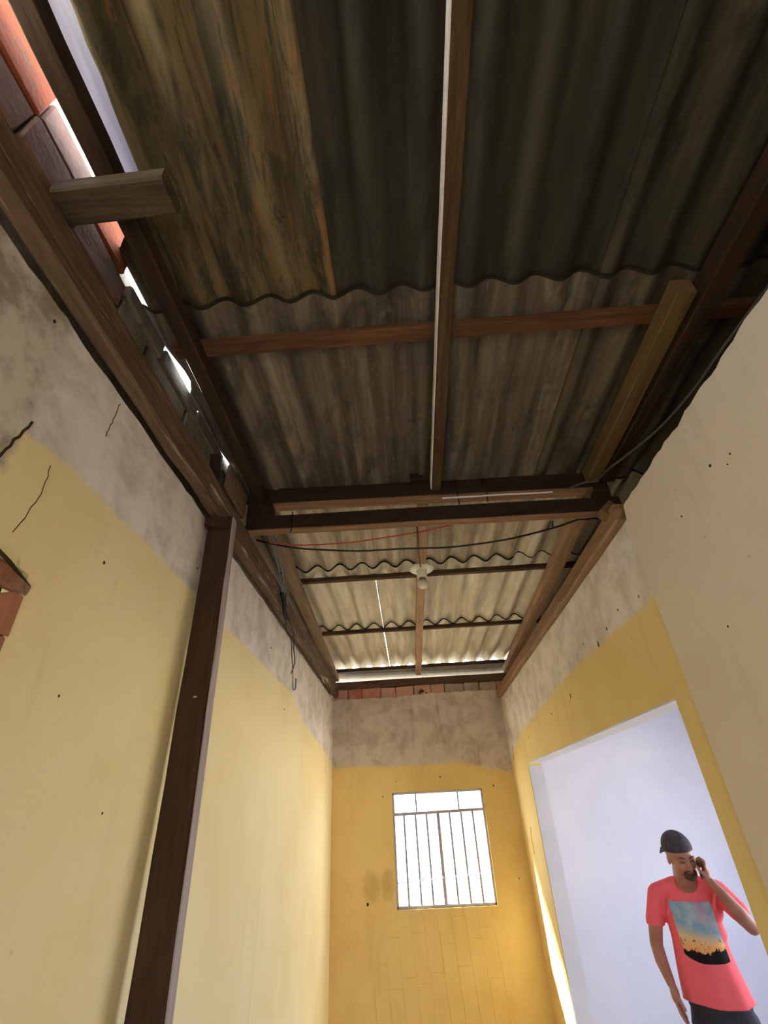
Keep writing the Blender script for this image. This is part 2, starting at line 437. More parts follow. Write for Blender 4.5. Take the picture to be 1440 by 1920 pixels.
# clay bricks left open at the top near the camera
for (y0, y1, z0, z1, mt, xf) in [(.245, .46, 1.72, 1.872, M_BRICK, .012), (.47, .70, 1.725, 1.85, M_BRICK2, .0),
                                 (.25, .45, 1.59, 1.71, M_BRICK2, -.004), (.46, .69, 1.59, 1.715, M_BRICK2, .004), (.71, .93, 1.72, 1.865, M_BRICK, .006),
                                 (.60, .84, 1.47, 1.58, M_BRICK2, -.006), (.70, .97, 1.59, 1.71, M_BRICK2, -.004)]:
    block(wl, 'brick', mt, XL - .17, XL - .018 + xf, y0, y1, z0, z1)
# grey hollow blocks, joints recessed
y = .98
while y < 2.28:
    w = .30 if y < 1.2 else .37
    block(wl, 'block', M_BRICK3, XL - .16, XL - .02, y, min(y + w - .02, 2.29), 1.664, 1.745, .004)
    y += w
y = .98
while y < 2.28:
    w = .2 if y < 1.0 else .37
    block(wl, 'block', M_BRICK3, XL - .16, XL - .022, y, min(y + w - .02, 2.29), 1.50, 1.645, .004)
    y += w
block(wl, 'brick', M_BRICK2, XL - .16, XL - .02, .99, 1.3, 1.42, 1.49)

# the broken opening: brick reveal, added board coloured as the hole's dark inside, lump of plaster
obj('niche_back', MB().box(XL - .065, XL - .045, .18, 1.01, -.56, .56), plain('hole_dark_green', '2A3026', .8, .2), wl)
for k in range(10):
    z0 = -.55 + k * .105
    block(wl, 'brick', M_REVEAL, XL - .05, XL + .0015, .998, 1.026 + (.004 if k % 2 else 0), z0, z0 + .1, .0015, .002)
mb = MB().beam((XL - .03, .66, .575), (XL - .006, 1.035, .508), .06, .085, seg=.03, jit=.006, chamfer=.014, taper=.38)
obj('broken_tile', mb, t_brick('brown_broken_plaster', '8A5238', '8C7560', '5A4A38'), wl)
obj('soot_crust', MB().tube([(XL - .002, .72, .596), (XL + .001, .85, .572), (XL + .002, .95, .550), (XL + .001, 1.035, .524)], [.006, .006, .005, .003], 6), M_CRK, wl, sm=True)

# cracks and dents in the left wall plaster (raised lips and dark gaps)
def crack(pts, r, mat, parent, name='crack'):
    p2 = []
    for a, b in zip(pts, pts[1:]):
        for i in range(5):
            p = Vector(a).lerp(Vector(b), i/5); p2.append(p + Vector((0, random.uniform(-1, 1) * .004, random.uniform(-1, 1) * .004)))
    return obj(name, MB().tube(p2 + [Vector(pts[-1])], r, 5), mat, parent)
crack([(XL, .78, .62), (XL, .80, .70), (XL, .82, .80), (XL, .845, .90)], .0035, M_CRK, wl)
crack([(XL, .93, .62), (XL, .96, .75), (XL, .95, .84)], .0014, M_CRK, wl)
crack([(XL, 1.11, 1.24), (XL, 1.107, 1.16), (XL, 1.10, 1.08)], .0016, M_CRK, wl)
mb = MB()
for yy, zz, r in [(1.276, .712, .005), (1.262, .312, .003), (1.60, .053, .003), (3.69, .721, .006), (.77, 1.213, .005), (1.9, 1.0, .004), (3.2, 1.03, .006)]:
    mb.ball((XL, yy, zz), (.003, r, r * 1.3), 2)
tag(obj('wall_specks', mb, M_CRK, wl), kind='stuff')

# right wall beyond the beige return, with the doorway
us = cuts(1.95, YB, .25, (2.155, 5.25)); vs = [FL, -1.4, -.9, -.4, 0, .385, .6, .85, 1.05, 1.17]
wr = struct('wall_right', slab(us, vs, [(2.155, 5.25, FL, .385)], 'x', XR, XR + .12, top=lambda u: 1.17 + .01 * mnoise.noise(Vector((u*7, 4, 0))), jitter=lambda u, v: (0, -.008 + (u - 2.155) / 3.1 * .034 if abs(v - .385) < .01 else 0)), M_RIGHT)
# white skin of the reveals and lintel soffit
obj('jamb_face', MB().box(XR + .004, XR + .135, 5.243, 5.262, FL, .378), M_JAMB, wr)
obj('jamb_face', MB().box(XR + .004, XR + .135, 2.143, 2.162, FL, .378), M_JAMB, wr)
def soffit():
    mb = MB(); mb.prism([(2.155, .369), (5.25, .403), (5.25, .420), (2.155, .385)], XR + .003, XR + .135, 'x'); return mb
obj('lintel_face', soffit(), M_JAMB, wr)
mb = MB()
for yy, zz, r in [(2.77, .797, .012), (3.483, .66, .012), (4.04, .64, .006), (5.0, .60, .005), (2.4, .86, .006), (2.6, .83, .008), (3.0, .87, .005), (2.15, .83, .005)]:
    mb.ball((XR, yy, zz), (.003, r * .7, r * 1.5), 2)
tag(obj('wall_specks', mb, M_CRK, wr), kind='stuff')
crack([(XR, 5.66, -.12), (XR, 5.70, -.22), (XR, 5.69, -.34)], .003, M_CRK, wr)
crack([(XR, 5.85, .63), (XR, 5.90, .56), (XR, 5.89, .48)], .0025, M_CRK, wr)

# near beige wall, 2 cm proud of it
def rtop(u): return 1.222 + .016 * mnoise.noise(Vector((u * 11, 7, 0))) + .008 * mnoise.noise(Vector((u * 31, 3, 0)))
us = cuts(YF, 1.995, .035); vs = [FL, -.9, -.3, .3, .8, 1.1, 1.22]
def rj(u, v): return ((.012 * mnoise.noise(Vector((2, v * 6, 0))) - (.035 if v > 1.1 else 0) if u > 1.98 else 0), 0)
wr2 = struct('wall_right_near', slab(us, vs, [], 'x', XR - .018, XR + .13, top=rtop, jitter=rj), M_RIGHT2)
mb = MB()
for yy, zz, r in [(1.25, .95, .004), (1.28, .93, .003), (1.35, .98, .006), (1.6, .93, .004), (1.62, .5, .004)]:
    mb.ball((XR - .018, yy, zz), (.003, r, r), 2)
tag(obj('wall_specks', mb, M_CRK, wr2), kind='stuff')

# back wall with window opening
WX0, WX1, WZ0, WZ1 = -.25, .752, -.755, .252
us = cuts(XL - .1, XR + .12, .045, (WX0, WX1)); vs = [FL, -1.4, WZ0, -.5, 0, WZ1, .5, .8, 1.1, 1.27]
def btop(u): return 1.262 + .020 * mnoise.noise(Vector((u * 9, 1, 0))) + .022 * mnoise.noise(Vector((u * 21, 8, 0))) + (.018 if u > .1 else 0)
wb_ = struct('wall_back', slab(us, vs, [(WX0, WX1, WZ0, WZ1)], 'y', YB, YB + .14, top=btop), M_BACK)
obj('mortar_bed', MB().box(XL - .1, XR + .12, YB + .04, YB + .12, 1.2, 1.378), M_GREY, wb_)
M_BRK_P = t_brick('pink_broken_brick', 'B98A78', 'C9A08E', 'A08674'); M_BRK_O = t_brick('orange_broken_brick', 'B0694A', 'B8897A', 'A08070'); M_BRK_G = t_brick('mortared_brick', '9C8C7C', 'B5A392', '80705F')
x = XL - .02; k = 0
while x < XR + .05:
    w = [.21, .17, .235, .19, .22][k % 5]
    mt = [M_BRK_P, M_BRK_O, M_BRK_O, M_BRK_P, M_BRK_P, M_BRK_P, M_BRK_P, M_BRK_G, M_BRK_G, M_BRK_G][k % 10]
    block(wb_, 'brick', mt, x, min(x + w - .012, XR + .1), YB + .012 + .005 * (k % 2), YB + .13, 1.24, 1.385, .006)
    x += w; k += 1
mb = MB()
for k in range(7): mb.ball((.20 + random.uniform(-.05, .05), YB + .02, 1.30 + random.uniform(-.03, .03)), random.uniform(.015, .028), 1)
tag(obj('mortar_crumbs', mb, plain('dark_mortar', '4A4238', .9, .1), wb_), kind='stuff')
# pale raised vertical running-bond lines under and left of the window
mb = MB(); xs = [-.522 + .1333 * k for k in range(10)]
for k, x0 in enumerate(xs):
    zt = -.55 if k < 2 else -.765
    mb.beam((x0, YB - .001, zt), (x0 + .062 + .002*k, YB - .001, FL + .02), .0045, .004, seg=.3, jit=.0006, up=(0, 1, 0), chamfer=.0005)
for k in range(9):
    for j in range(3):
        z0 = -.80 - ((k * .37) % 1) * .12 - j * .36 - (.12 if k % 2 else 0)
        x0 = xs[k] + .062 * (-.72 - z0) / 1.1 * .9
        if z0 > -1.8: mb.beam((x0, YB - .001, z0), (x0 + .133, YB - .001, z0 + .004), .004, .004, seg=1, up=(0, 1, 0), chamfer=.0005)
tag(obj('pale_line', mb, plain('pale_line_plaster', 'E4C878', .85, .1), wb_), kind='stuff')
mb = MB()
for xx, zz, r in [(-.54, -.70, .012), (.3, .38, .007), (.88, .27, .008), (1.0, -.55, .006), (-.35, .22, .006), (-.2, .36, .005)]:
    mb.ball((xx, YB, zz), (r, .003, r * 1.2), 2)
tag(obj('wall_specks', mb, M_CRK, wb_), kind='stuff')

# wall behind the camera (its doorway added for light), floor, ground outside
struct('wall_front', slab([XL - .13, -.60, .10, XR + .13], [FL, .10, 1.25], [(-.60, .10, FL, .10)], 'y', YF - .13, YF), M_MORTAR)
struct('wall_front_gable', MB().box(-1.2, 3.9, YF - .13, YF, 1.25, 2.0), M_GREY)
struct('floor', MB().box(XL - .13, 3.9, YF - .13, YB + .14, FL - .1, FL), M_FLOOR)
struct('ground', MB().box(-40, 40, -40, 40, FL - .3, FL - .101), M_GROUND)

# side room beyond the doorway
struct('wall_side_back', MB().box(XR + .12, 3.9, YB, YB + .14, FL, 1.19), M_WHITE)
struct('wall_side_right', slab([1.2, 2.5, 5.1, YB], [FL, -1.1, .5, 1.19], [(2.5, 5.1, -1.1, .5)], 'x', 3.76, 3.9), M_WHITE)
struct('wall_side_front', MB().box(XR + .13, 3.76, 1.06, 1.2, FL, 1.19), M_WHITE)
struct('ceiling_side', MB().box(XR + .12, 3.9, 1.06, YB + .14, 1.19, 1.25), M_WHITE)
obj('slab_top', MB().box(XR + .16, 2.0, 1.08, YB, 1.251, 1.28), M_GREY, bpy.data.objects['ceiling_side'])
struct('wall_attic', MB().box(2.02, 2.12, YF, YB + .14, 1.19, 1.90), M_GREY)
struct('wall_attic_near', MB().box(XR + .13, 2.12, YF, 1.06, 1.10, 1.19), M_GREY)
struct('wall_attic_back', MB().box(XR + .13, 2.12, YB - .10, YB - .0, 1.285, 1.50), M_GREY)

# ------------------------------------------------------------------ window
win = bpy.data.objects.new('window_1', None); COL.objects.link(win); win.location = (.25, YB + .07, WZ0); win['kind'] = 'structure'
M_FR = plain('glare_pale_steel', 'A9A5B2', .5, .4, .2)  # pale lavender: window glare over the bars put into the colour
YW = YB + .035
mb = MB()
for a in [((WX0 + .012, YW, WZ0), (WX0 + .012, YW, WZ1)), ((WX1 - .012, YW, WZ0), (WX1 - .012, YW, WZ1))]: mb.beam(*a, .024, .03, up=(0, 1, 0), jit=0)
for z in (WZ0 + .014, WZ1 - .012): mb.beam((WX0, YW, z), (WX1, YW, z), .024, .03, up=(0, 1, 0), jit=0)
obj('frame', mb, M_FR, win)
obj('transom', MB().beam((WX0, YW, .045), (WX1, YW, .058), .03, .034, up=(0, 1, 0), jit=0), M_FR, win)
for x in (.012, .475): obj('mullion', MB().beam((x, YW, .06), (x + .0, YW, WZ1), .018, .024, up=(0, 1, 0), jit=0), M_FR, win)
for k, x in enumerate((-.125, .0, .12, .245, .37, .495, .62)):
    w = .034 if k == 3 else .022
    obj('bar', MB().beam((x, YW, WZ0 + .02), (x - .004, YW, .045), w, .014, up=(0, 1, 0), jit=.0005), M_FR, win)
obj('rod', MB().tube([(WX0 - .0, YW - .018, -.548), (.0, YW - .018, -.535), (.4, YW - .018, -.51), (WX1, YW - .018, -.495)], .004, 6), M_FR, win)
obj('latch', MB().tube([(.03, YW - .022, -.53), (.035, YW - .03, -.49), (.06, YW - .03, -.485), (.065, YW - .022, -.53)], .005, 6), M_FR, win)
def t_glass():
    t = NT('thin_clear_glass'); t.t.nodes.remove(t.b)
    tr = t.n('ShaderNodeBsdfTransparent'); tr.inputs[0].default_value = (.93, .96, .97, 1)
    gl = t.n('ShaderNodeBsdfGlossy'); gl.inputs['Roughness'].default_value = .03
    mx = t.n('ShaderNodeMixShader'); mx.inputs[0].default_value = .05; t.put(mx.inputs[1], tr.outputs[0]); t.put(mx.inputs[2], gl.outputs[0])
    t.t.links.new(mx.outputs[0], t.out.inputs[0]); return t.m
M_GL = t_glass()
for x0, x1 in ((WX0 + .02, .005), (.02, .467), (.483, WX1 - .02)): obj('pane', MB().box(x0, x1, YW + .003, YW + .006, .062, WZ1 - .02), M_GL, win)
for x0, x1 in ((WX0 + .02, .236), (.255, WX1 - .02)): obj('pane', MB().box(x0, x1, YW + .010, YW + .013, WZ0 + .022, .04), M_GL, win)

# side-room window frame (out of view, gives the room its daylight)
w2 = bpy.data.objects.new('window_2', None); COL.objects.link(w2); w2.location = (3.83, 3.8, -1.1); w2['kind'] = 'structure'
mb = MB()
for y in (2.52, 3.8, 5.08): mb.beam((3.83, y, -1.1), (3.83, y, .5), .04, .04, up=(1, 0, 0), jit=0)
for z in (-1.08, .48): mb.beam((3.83, 2.5, z), (3.83, 5.1, z), .04, .04, jit=0)
obj('frame', mb, M_FR, w2)

# ------------------------------------------------------------------ roof sheets
PITCH = .178
ceil = bpy.data.objects.new('ceiling', None); COL.objects.link(ceil); ceil.location = (0, 0, 1.8); ceil['kind'] = 'structure'
M_EDGE = plain('mouldy_shaded_sheet_edge', '2A271F', .9, .1)  # mould together with the shade on the sheet ends, both in the colour
def sheet(x0, x1, y0, y1, phase, mat, lift=0.0, amp=.0275, seed=0, label=None, edge=None):
    mb = MB(); bm = mb.bm; nx = max(4, round((x1 - x0) / PITCH * 14)); ny = max(3, round((y1 - y0) / .06)); th = .007
    G = []
    for k in (0, 1):
        g = []
        for j in range(ny + 1):
            y = y0 + (.014 if j == 1 else (y1 - y0) * j / ny); row = []
            for i in range(nx + 1):
                xl = x0 + (edge(y) if edge else 0); x = xl + (x1 - xl) * i / nx
                z = plane(y) + (.013 if y0 < 4.5 else .046) * j / ny - .013 + lift + amp * math.cos(2 * math.pi * (x - phase) / PITCH)
                z += .002 * mnoise.noise(Vector((x * 5, y * 3, seed)))
                yy = y + (.004 * mnoise.noise(Vector((x * 12, seed, 1))) if j in (0, ny) else 0)
                row.append(bm.verts.new((x, yy, z + th * k)))
            g.append(row)
        G.append(g)
    for j in range(ny):
        for i in range(nx):
            for k in (0, 1):
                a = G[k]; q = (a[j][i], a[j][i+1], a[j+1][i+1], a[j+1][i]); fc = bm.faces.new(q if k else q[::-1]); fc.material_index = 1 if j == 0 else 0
    for i in range(nx):
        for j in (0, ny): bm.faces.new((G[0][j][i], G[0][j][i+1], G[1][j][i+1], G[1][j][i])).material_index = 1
    for j in range(ny):
        for i in (0, nx): bm.faces.new((G[0][j][i], G[0][j+1][i], G[1][j+1][i], G[1][j][i]))
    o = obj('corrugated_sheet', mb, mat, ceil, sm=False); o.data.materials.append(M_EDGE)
    for p in o.data.polygons: p.use_smooth = abs(p.normal.y) < .8
    if label: o['label'] = label
    return o
# rows near -> far; the lower, farther sheet starts under the end of the nearer one
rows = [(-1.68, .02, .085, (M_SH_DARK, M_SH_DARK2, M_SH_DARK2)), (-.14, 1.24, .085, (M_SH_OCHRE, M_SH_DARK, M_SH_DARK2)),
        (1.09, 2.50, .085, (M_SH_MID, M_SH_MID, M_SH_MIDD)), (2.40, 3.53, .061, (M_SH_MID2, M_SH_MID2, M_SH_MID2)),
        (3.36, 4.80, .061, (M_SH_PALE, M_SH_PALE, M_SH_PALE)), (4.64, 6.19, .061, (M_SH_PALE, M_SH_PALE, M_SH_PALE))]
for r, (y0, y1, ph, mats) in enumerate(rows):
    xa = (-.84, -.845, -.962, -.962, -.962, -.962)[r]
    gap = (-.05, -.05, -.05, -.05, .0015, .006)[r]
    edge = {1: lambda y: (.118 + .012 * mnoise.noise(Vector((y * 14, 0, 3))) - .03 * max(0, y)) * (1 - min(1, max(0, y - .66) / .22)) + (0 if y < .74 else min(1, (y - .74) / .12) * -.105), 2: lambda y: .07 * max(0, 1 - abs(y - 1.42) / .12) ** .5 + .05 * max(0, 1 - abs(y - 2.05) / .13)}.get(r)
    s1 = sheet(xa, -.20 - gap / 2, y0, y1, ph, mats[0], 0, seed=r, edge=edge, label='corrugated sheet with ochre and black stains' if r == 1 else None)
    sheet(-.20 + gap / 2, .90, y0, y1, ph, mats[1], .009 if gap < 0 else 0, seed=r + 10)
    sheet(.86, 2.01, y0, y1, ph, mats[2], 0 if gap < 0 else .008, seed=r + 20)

def t_translucent():
    t = NT('added_milky_strip'); t.t.nodes.remove(t.b); v = t.coords('World')
    n = t.noise(t.scale(v, (14, 1.2, 1)), 2, 5, .6)
    c = t.ramp(n, [(.3, (.12, .115, .135, 1)), (.7, (.24, .225, .25, 1))])
    tl = t.n('ShaderNodeBsdfTranslucent'); t.put(tl.inputs[0], c)
    df = t.n('ShaderNodeBsdfDiffuse'); df.inputs[0].default_value = (.5, .5, .55, 1)
    a = t.n('ShaderNodeMixShader'); a.inputs[0].default_value = .35; t.put(a.inputs[1], tl.outputs[0]); t.put(a.inputs[2], df.outputs[0])
    t.t.links.new(a.outputs[0], t.out.inputs[0]); return t.m
sheet(-.888, -.64, -.14, .98, .085, t_translucent(), .016, seed=40, label='narrow milky sheet added to make the bright strip by the left rafter')  # added sheet that stands in for the bright strip beside the rafter
# ------------------------------------------------------------------ timbers of the roof
def timber(name, mb, mat, label, cat='beam', group=None):
    return tag(obj(name, mb, mat), label, cat, group)
# battens
timber('batten', MB().beam((-.885, 1.262, 1.712), (1.62, 1.262, 1.712), .07, .038), W_PURLIN, 'red-brown batten crossing under the nearest sheet overlap', 'batten')
timber('batten', MB().beam((-.80, 3.475, 1.645), (2.0, 3.475, 1.645), .045, .036), W_PURLIN2, 'dark batten directly behind the lamp holder', 'batten')
timber('batten', MB().beam((-.82, 4.655, 1.610), (2.0, 4.655, 1.610), .045, .034), W_PURLIN2, 'dark thin batten under the farthest wavy sheet overlap, second from the far end', 'batten')
timber('batten', MB().beam((-.90, 5.95, 1.570), (2.0, 5.95, 1.572), .045, .042), W_PURLIN2, 'dark batten at the far roof end with daylight scallops above', 'batten')
# near rafters
timber('rafter', MB().beam((-.775, YF + .02, 1.667), (-.795, 2.29, 1.652), .062, .075), W_RAFT_L, 'long dark brown rafter near the left wall beside the daylight gap', 'rafter')
c_r = thing('rafter', 'central near rafter with a white painted left edge', 'rafter', (.24, -1.6, 1.62))
obj('timber', MB().beam((.236, YF + .02, 1.657), (.250, 2.30, 1.657), .055, .06), W_RAFT_C, c_r)
obj('painted_edge', MB().beam((.2045, YF + .02, 1.657), (.2195, 2.29, 1.657), .006, .060, jit=.0012, chamfer=.001), M_STRIP, c_r)
obj('cleat', MB().beam((.10, 2.285, 1.712), (.185, 2.285, 1.712), .04, .05), W_DARK_X, c_r)
timber('rafter', MB().beam((1.25, YF + .02, 1.645), (1.25, 2.29, 1.640), .08, .09), W_RAFT_L, 'long dark rafter near the right wall, its inner side hidden by a board', 'rafter')
timber('rafter', MB().beam((1.145, 1.10, 1.645), (1.160, 2.29, 1.640), .075, .085), W_BOARD, 'short yellow-brown board rafter starting at the near batten on the right', 'rafter')
# cross beams
b1 = thing('cross_beam', 'upper dark cross beam where the near rafters end', 'beam', (.2, 2.34, 1.58))
obj('timber', MB().beam((-.875, 2.345, 1.672), (1.25, 2.345, 1.628), .085, .105), W_DARK_X, b1)
obj('pale_underside', MB().beam((-.73, 2.345, 1.614), (1.18, 2.345, 1.5745), .083, .006, chamfer=.001, jit=.001), W_BEAM_X, b1)
b2 = thing('cross_beam', 'lower dark cross beam with a pale underside and wires beneath', 'beam', (.2, 2.34, 1.40))
obj('timber', MB().beam((-.875, 2.33, 1.485), (1.285, 2.33, 1.455), .055, .095), W_DARK_X, b2)
obj('pale_underside', MB().beam((-.872, 2.33, 1.4345), (1.283, 2.33, 1.4045), .056, .007, chamfer=.001, jit=.001), W_BEAM_X, b2)
timber('spacer_block', MB().beam((-.80, 2.335, 1.528), (-.80, 2.335, 1.622), .15, .07, up=(0, 1, 0)), W_DARK_X, 'dark spacer block between the two cross beams at the left end', 'block')
timber('spacer_block', MB().beam((1.205, 2.335, 1.502), (1.205, 2.335, 1.58), .09, .07, up=(0, 1, 0)), W_DARK_X, 'dark spacer block between the two cross beams at the right end', 'block')
timber('offcut', MB().beam((1.105, 2.325, 1.505), (1.155, 2.325, 1.575), .03, .03, up=(0, 1, 0)), W_BOARD, 'pale triangular offcut wedged between the cross beams at their right end', 'offcut')
# far rafters
timber('rafter', MB().beam((-.80, 2.40, 1.615), (-.885, 6.04, 1.498), .085, .065), W_RAFT_F2, 'dusty brown rafter beyond the cross beams along the left wall', 'rafter')
timber('rafter', MB().beam((.168, 2.40, 1.60), (.150, 6.03, 1.515), .068, .055), W_RAFT_F, 'light brown central rafter beyond the cross beams carrying the lamp', 'rafter')
timber('rafter', MB().beam((1.165, 2.40, 1.585), (1.245, 6.03, 1.495), .095, .08), W_RAFT_F, 'pinkish brown rafter beyond the cross beams on the right', 'rafter')
# wall plates
timber('wall_plate', MB().beam((-.885, YF + .02, 1.358), (-.885, 6.08, 1.358), .062, .150, jit=.004, chamfer=.012), W_PLATE, 'long weathered timber lying along the top of the left wall', 'beam')
timber('wall_plate', MB().beam((1.118, 2.02, 1.222), (1.118, 6.08, 1.222), .085, .095, jit=.004, chamfer=.01), W_PLATE_R, 'dusty timber along the top of the right wall beyond the cross beams', 'beam')
timber('end_beam', MB().beam((-.95, 6.15, 1.432), (1.28, 6.15, 1.432), .09, .088), wood('end_beam_timber', 'x', '3A2A20', '6A5242', 12), 'brown beam over the broken brick course of the far wall', 'beam')
timber('brace_block', MB().beam((-.935, .632, 1.592), (-.598, .625, 1.584), .105, .056, jit=.004, chamfer=.008), W_BRACE, 'short thick grey-brown block bridging the left wall and the dark left rafter', 'block')
timber('peg', MB().beam((-.872, 1.80, 1.43), (-.875, 1.78, 1.56), .045, .04, up=(1, 0, 0)), W_DARK_X, 'small upright stub of wood standing on the left wall timber above the post', 'stub')
timber('offcut', MB().beam((1.06, 2.10, 1.25), (1.12, 2.10, 1.30), .07, .07, up=(0, 1, 0)), W_BOARD, 'pale wood chip at the corner where the beige wall meets the right wall timber', 'offcut')
timber('board', MB().beam((-.905, 2.02, 1.62), (-.895, 2.30, 1.60), .02, .17), W_RAFT_F2, 'pale short board between the left wall blocks and the cross beam ends', 'board')
# post
post = thing('post', 'dark timber post standing against the left yellow wall', 'post', (-.82, 1.93, FL))
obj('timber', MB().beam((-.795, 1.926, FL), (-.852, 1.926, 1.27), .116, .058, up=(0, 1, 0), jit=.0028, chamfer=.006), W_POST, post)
obj('lit_edge', MB().beam((-.7345, 1.9275, FL), (-.7915, 1.9275, 1.27), .006, .050, up=(0, 1, 0), jit=.0012, chamfer=.002), W_POST2, post)
obj('cleat', MB().beam((-.905, 1.875, 1.225), (-.80, 1.875, 1.225), .04, .05), W_POST, post)
obj('knot_scar', MB().ball((-.828, 1.896, .435), (.009, .004, .005), 1), plain('pale_splinter', 'A79A86'), post)

# gutter at the far eave
mb = MB(); pr = [(6.285 + .13 * math.cos(a), .0 + .125 * math.sin(a)) for a in [math.pi + math.pi * i / 12 for i in range(13)]]
pr2 = [(6.285 + .126 * math.cos(a), .0 + .121 * math.sin(a)) for a in [2 * math.pi - math.pi * i / 12 for i in range(13)]]
mb.prism([(p[0], p[1] + 1.634) for p in pr + pr2], -1.25, 2.0, 'x')
for v in mb.bm.verts: v.co.z -= .018 * (v.co.x)
tag(obj('gutter', mb, plain('grey_gutter_metal', '7E7B72', .8, .2)), 'grey gutter seen through the slit at the far roof end', 'gutter')

# ------------------------------------------------------------------ lamp
M_PORC = plain('aged_white_porcelain', 'DDD6C2', .35, .5, vary=.04)
LX, LY, LZ = .166, 3.20, 1.565
lamp = thing('ceiling_lamp', 'white lamp holder with a small bulb under the far central rafter', 'lamp', (LX, LY, LZ - .17))
obj('base', MB().lathe([(.0, 0), (.088, 0), (.092, -.006), (.088, -.016), (.07, -.022), (.048, -.026), (.0, -.027)][::-1], (LX, LY, LZ)), M_PORC, lamp, sm=True)
obj('socket', MB().lathe([(.0, -.085), (.034, -.085), (.036, -.07), (.038, -.035), (.046, -.02), (.0, -.019)], (LX, LY, LZ)), M_PORC, lamp, sm=True)
obj('bulb_collar', MB().lathe([(.0, -.108), (.028, -.108), (.027, -.083), (.0, -.083)], (LX, LY, LZ)), plain('grey_brown_collar', '8B8070', .5), lamp, sm=True)
obj('bulb', MB().lathe([(.0, -.165), (.018, -.163), (.032, -.154), (.040, -.138), (.040, -.118), (.033, -.108), (.0, -.106)], (LX, LY, LZ)), M_PORC, lamp, sm=True)
for sx in (-.062, .062): obj('screw', MB().ball((LX + sx, LY, LZ - .021), (.005, .005, .003), 1), M_CRK, lamp)

# ------------------------------------------------------------------ wires
M_BLK = plain('black_cable', '15120F', .5, .4); M_RED = plain('red_wire', 'A8382C', .5, .4)
M_BLU = plain('grey_blue_wire', '6C7686', .5, .4); M_GRYW = plain('grey_cable', '4E4D48', .5, .4); M_WHW = plain('white_wire', 'D9D6D8', .5, .4)
def spline(pts, n=8):
    P = [Vector(p) for p in pts]; out = []
    for i in range(len(P) - 1):
        p0, p1, p2, p3 = P[max(i-1, 0)], P[i], P[i+1], P[min(i+2, len(P)-1)]
        for k in range(n):
            t = k / n
            out.append(.5 * ((2*p1) + (-p0+p2)*t + (2*p0-5*p1+4*p2-p3)*t*t + (-p0+3*p1-3*p2+p3)*t**3))
    return out + [P[-1]]
def wire(name, pts, r, mat, label, cat='wire', n=8):
    return tag(obj(name, MB().tube(spline(pts, n), r * 1.3, 6), mat, sm=True), label, cat)
wire('cable', [(-.85, 2.45, 1.455), (-.72, 2.45, 1.412), (-.59, 2.45, 1.379), (-.40, 2.45, 1.352), (-.208, 2.45, 1.333), (.0, 2.45, 1.331), (.137, 2.45, 1.325), (.30, 2.45, 1.320), (.481, 2.45, 1.330), (.65, 2.45, 1.348), (.802, 2.45, 1.376), (.95, 2.44, 1.405), (1.065, 2.42, 1.431)],
     .0048, M_BLK, 'black cable sagging across below the lower cross beam')
wire('wire', [(-.761, 2.42, 1.414), (-.66, 2.42, 1.394), (-.584, 2.42, 1.384), (-.48, 2.42, 1.378), (-.393, 2.42, 1.377), (-.25, 2.42, 1.380), (-.077, 2.42, 1.396), (.145, 2.42, 1.420), (.25, 2.41, 1.432), (.323, 2.38, 1.430)],
     .0034, M_RED, 'thin red wire strung below the lower cross beam')
wire('wire', [(.12, 2.36, 1.415), (.125, 2.45, 1.40), (.135, 2.75, 1.44), (.150, 3.0, 1.49), (LX - .01, 3.12, 1.535)], .0042, M_BLK, 'short black wire running from the cross beam down to the lamp holder')
hang = [(-.80, 2.60, 1.56), (-.815, 2.75, 1.50), (-.82, 2.90, 1.45), (-.83, 3.03, 1.385), (-.83, 3.127, 1.306)]
wire('wire', [(-.79, 2.45, 1.50)] + hang, .0045, M_BLU, 'grey-blue wire dropping from the left end of the cross beam, left strand')
wire('wire', [(-.76, 2.45, 1.50)] + [(p[0] + .022, p[1] + .02 * math.sin(i * 2.), p[2] + .004) for i, p in enumerate(hang)], .0045, M_BLU, 'grey-blue wire dropping from the left end of the cross beam, right strand')
wire('tape_bundle', [(-.83, 3.04, 1.36), (-.825, 3.10, 1.32), (-.832, 3.16, 1.27), (-.828, 3.22, 1.235)], .012, M_BLK, 'black taped joint in the wires hanging at the left wall timber', 'tape')
wire('wire', [(-.845, 3.10, 1.33), (-.80, 3.03, 1.30), (-.79, 3.0, 1.345)], .003, M_BLK, 'stiff black wire end sticking out of the taped joint')
wire('wire', [(-.83, 3.19, 1.26), (-.84, 3.26, 1.19), (-.83, 3.40, 1.14), (-.845, 3.50, 1.07), (-.86, 3.63, .99), (-.885, 3.75, .97), (-.90, 3.85, .90), (-.905, 3.95, .93), (-.90, 3.93, 1.0)], .003, M_BLK, 'thin dark wire dangling lowest on the left wall with a curled end')
wire('wire', [(-.82, 3.19, 1.26), (-.80, 3.33, 1.17), (-.82, 3.45, 1.10), (-.83, 3.55, 1.02), (-.87, 3.62, .96)], .003, M_BLK, 'thin dark wire dangling on the left wall, the shorter one')
wire('cable', [(1.02, 2.28, 1.565), (1.09, 2.26, 1.58), (1.15, 2.22, 1.565), (1.17, 2.08, 1.54), (1.18, 1.85, 1.465), (1.19, 1.60, 1.395), (1.19, 1.35, 1.352), (1.185, 1.18, 1.338), (1.18, 1.0, 1.32), (1.17, .8, 1.29)], .0048, M_GRYW, 'grey cable running along the dark gap above the beige wall')
wire('cable', [(1.13, 2.26, 1.60), (1.20, 2.10, 1.62), (1.22, 1.85, 1.57), (1.22, 1.5, 1.54), (1.22, 1.1, 1.52)], .003, M_BLK, 'thin dark cable above the grey cable in the dark gap at right')
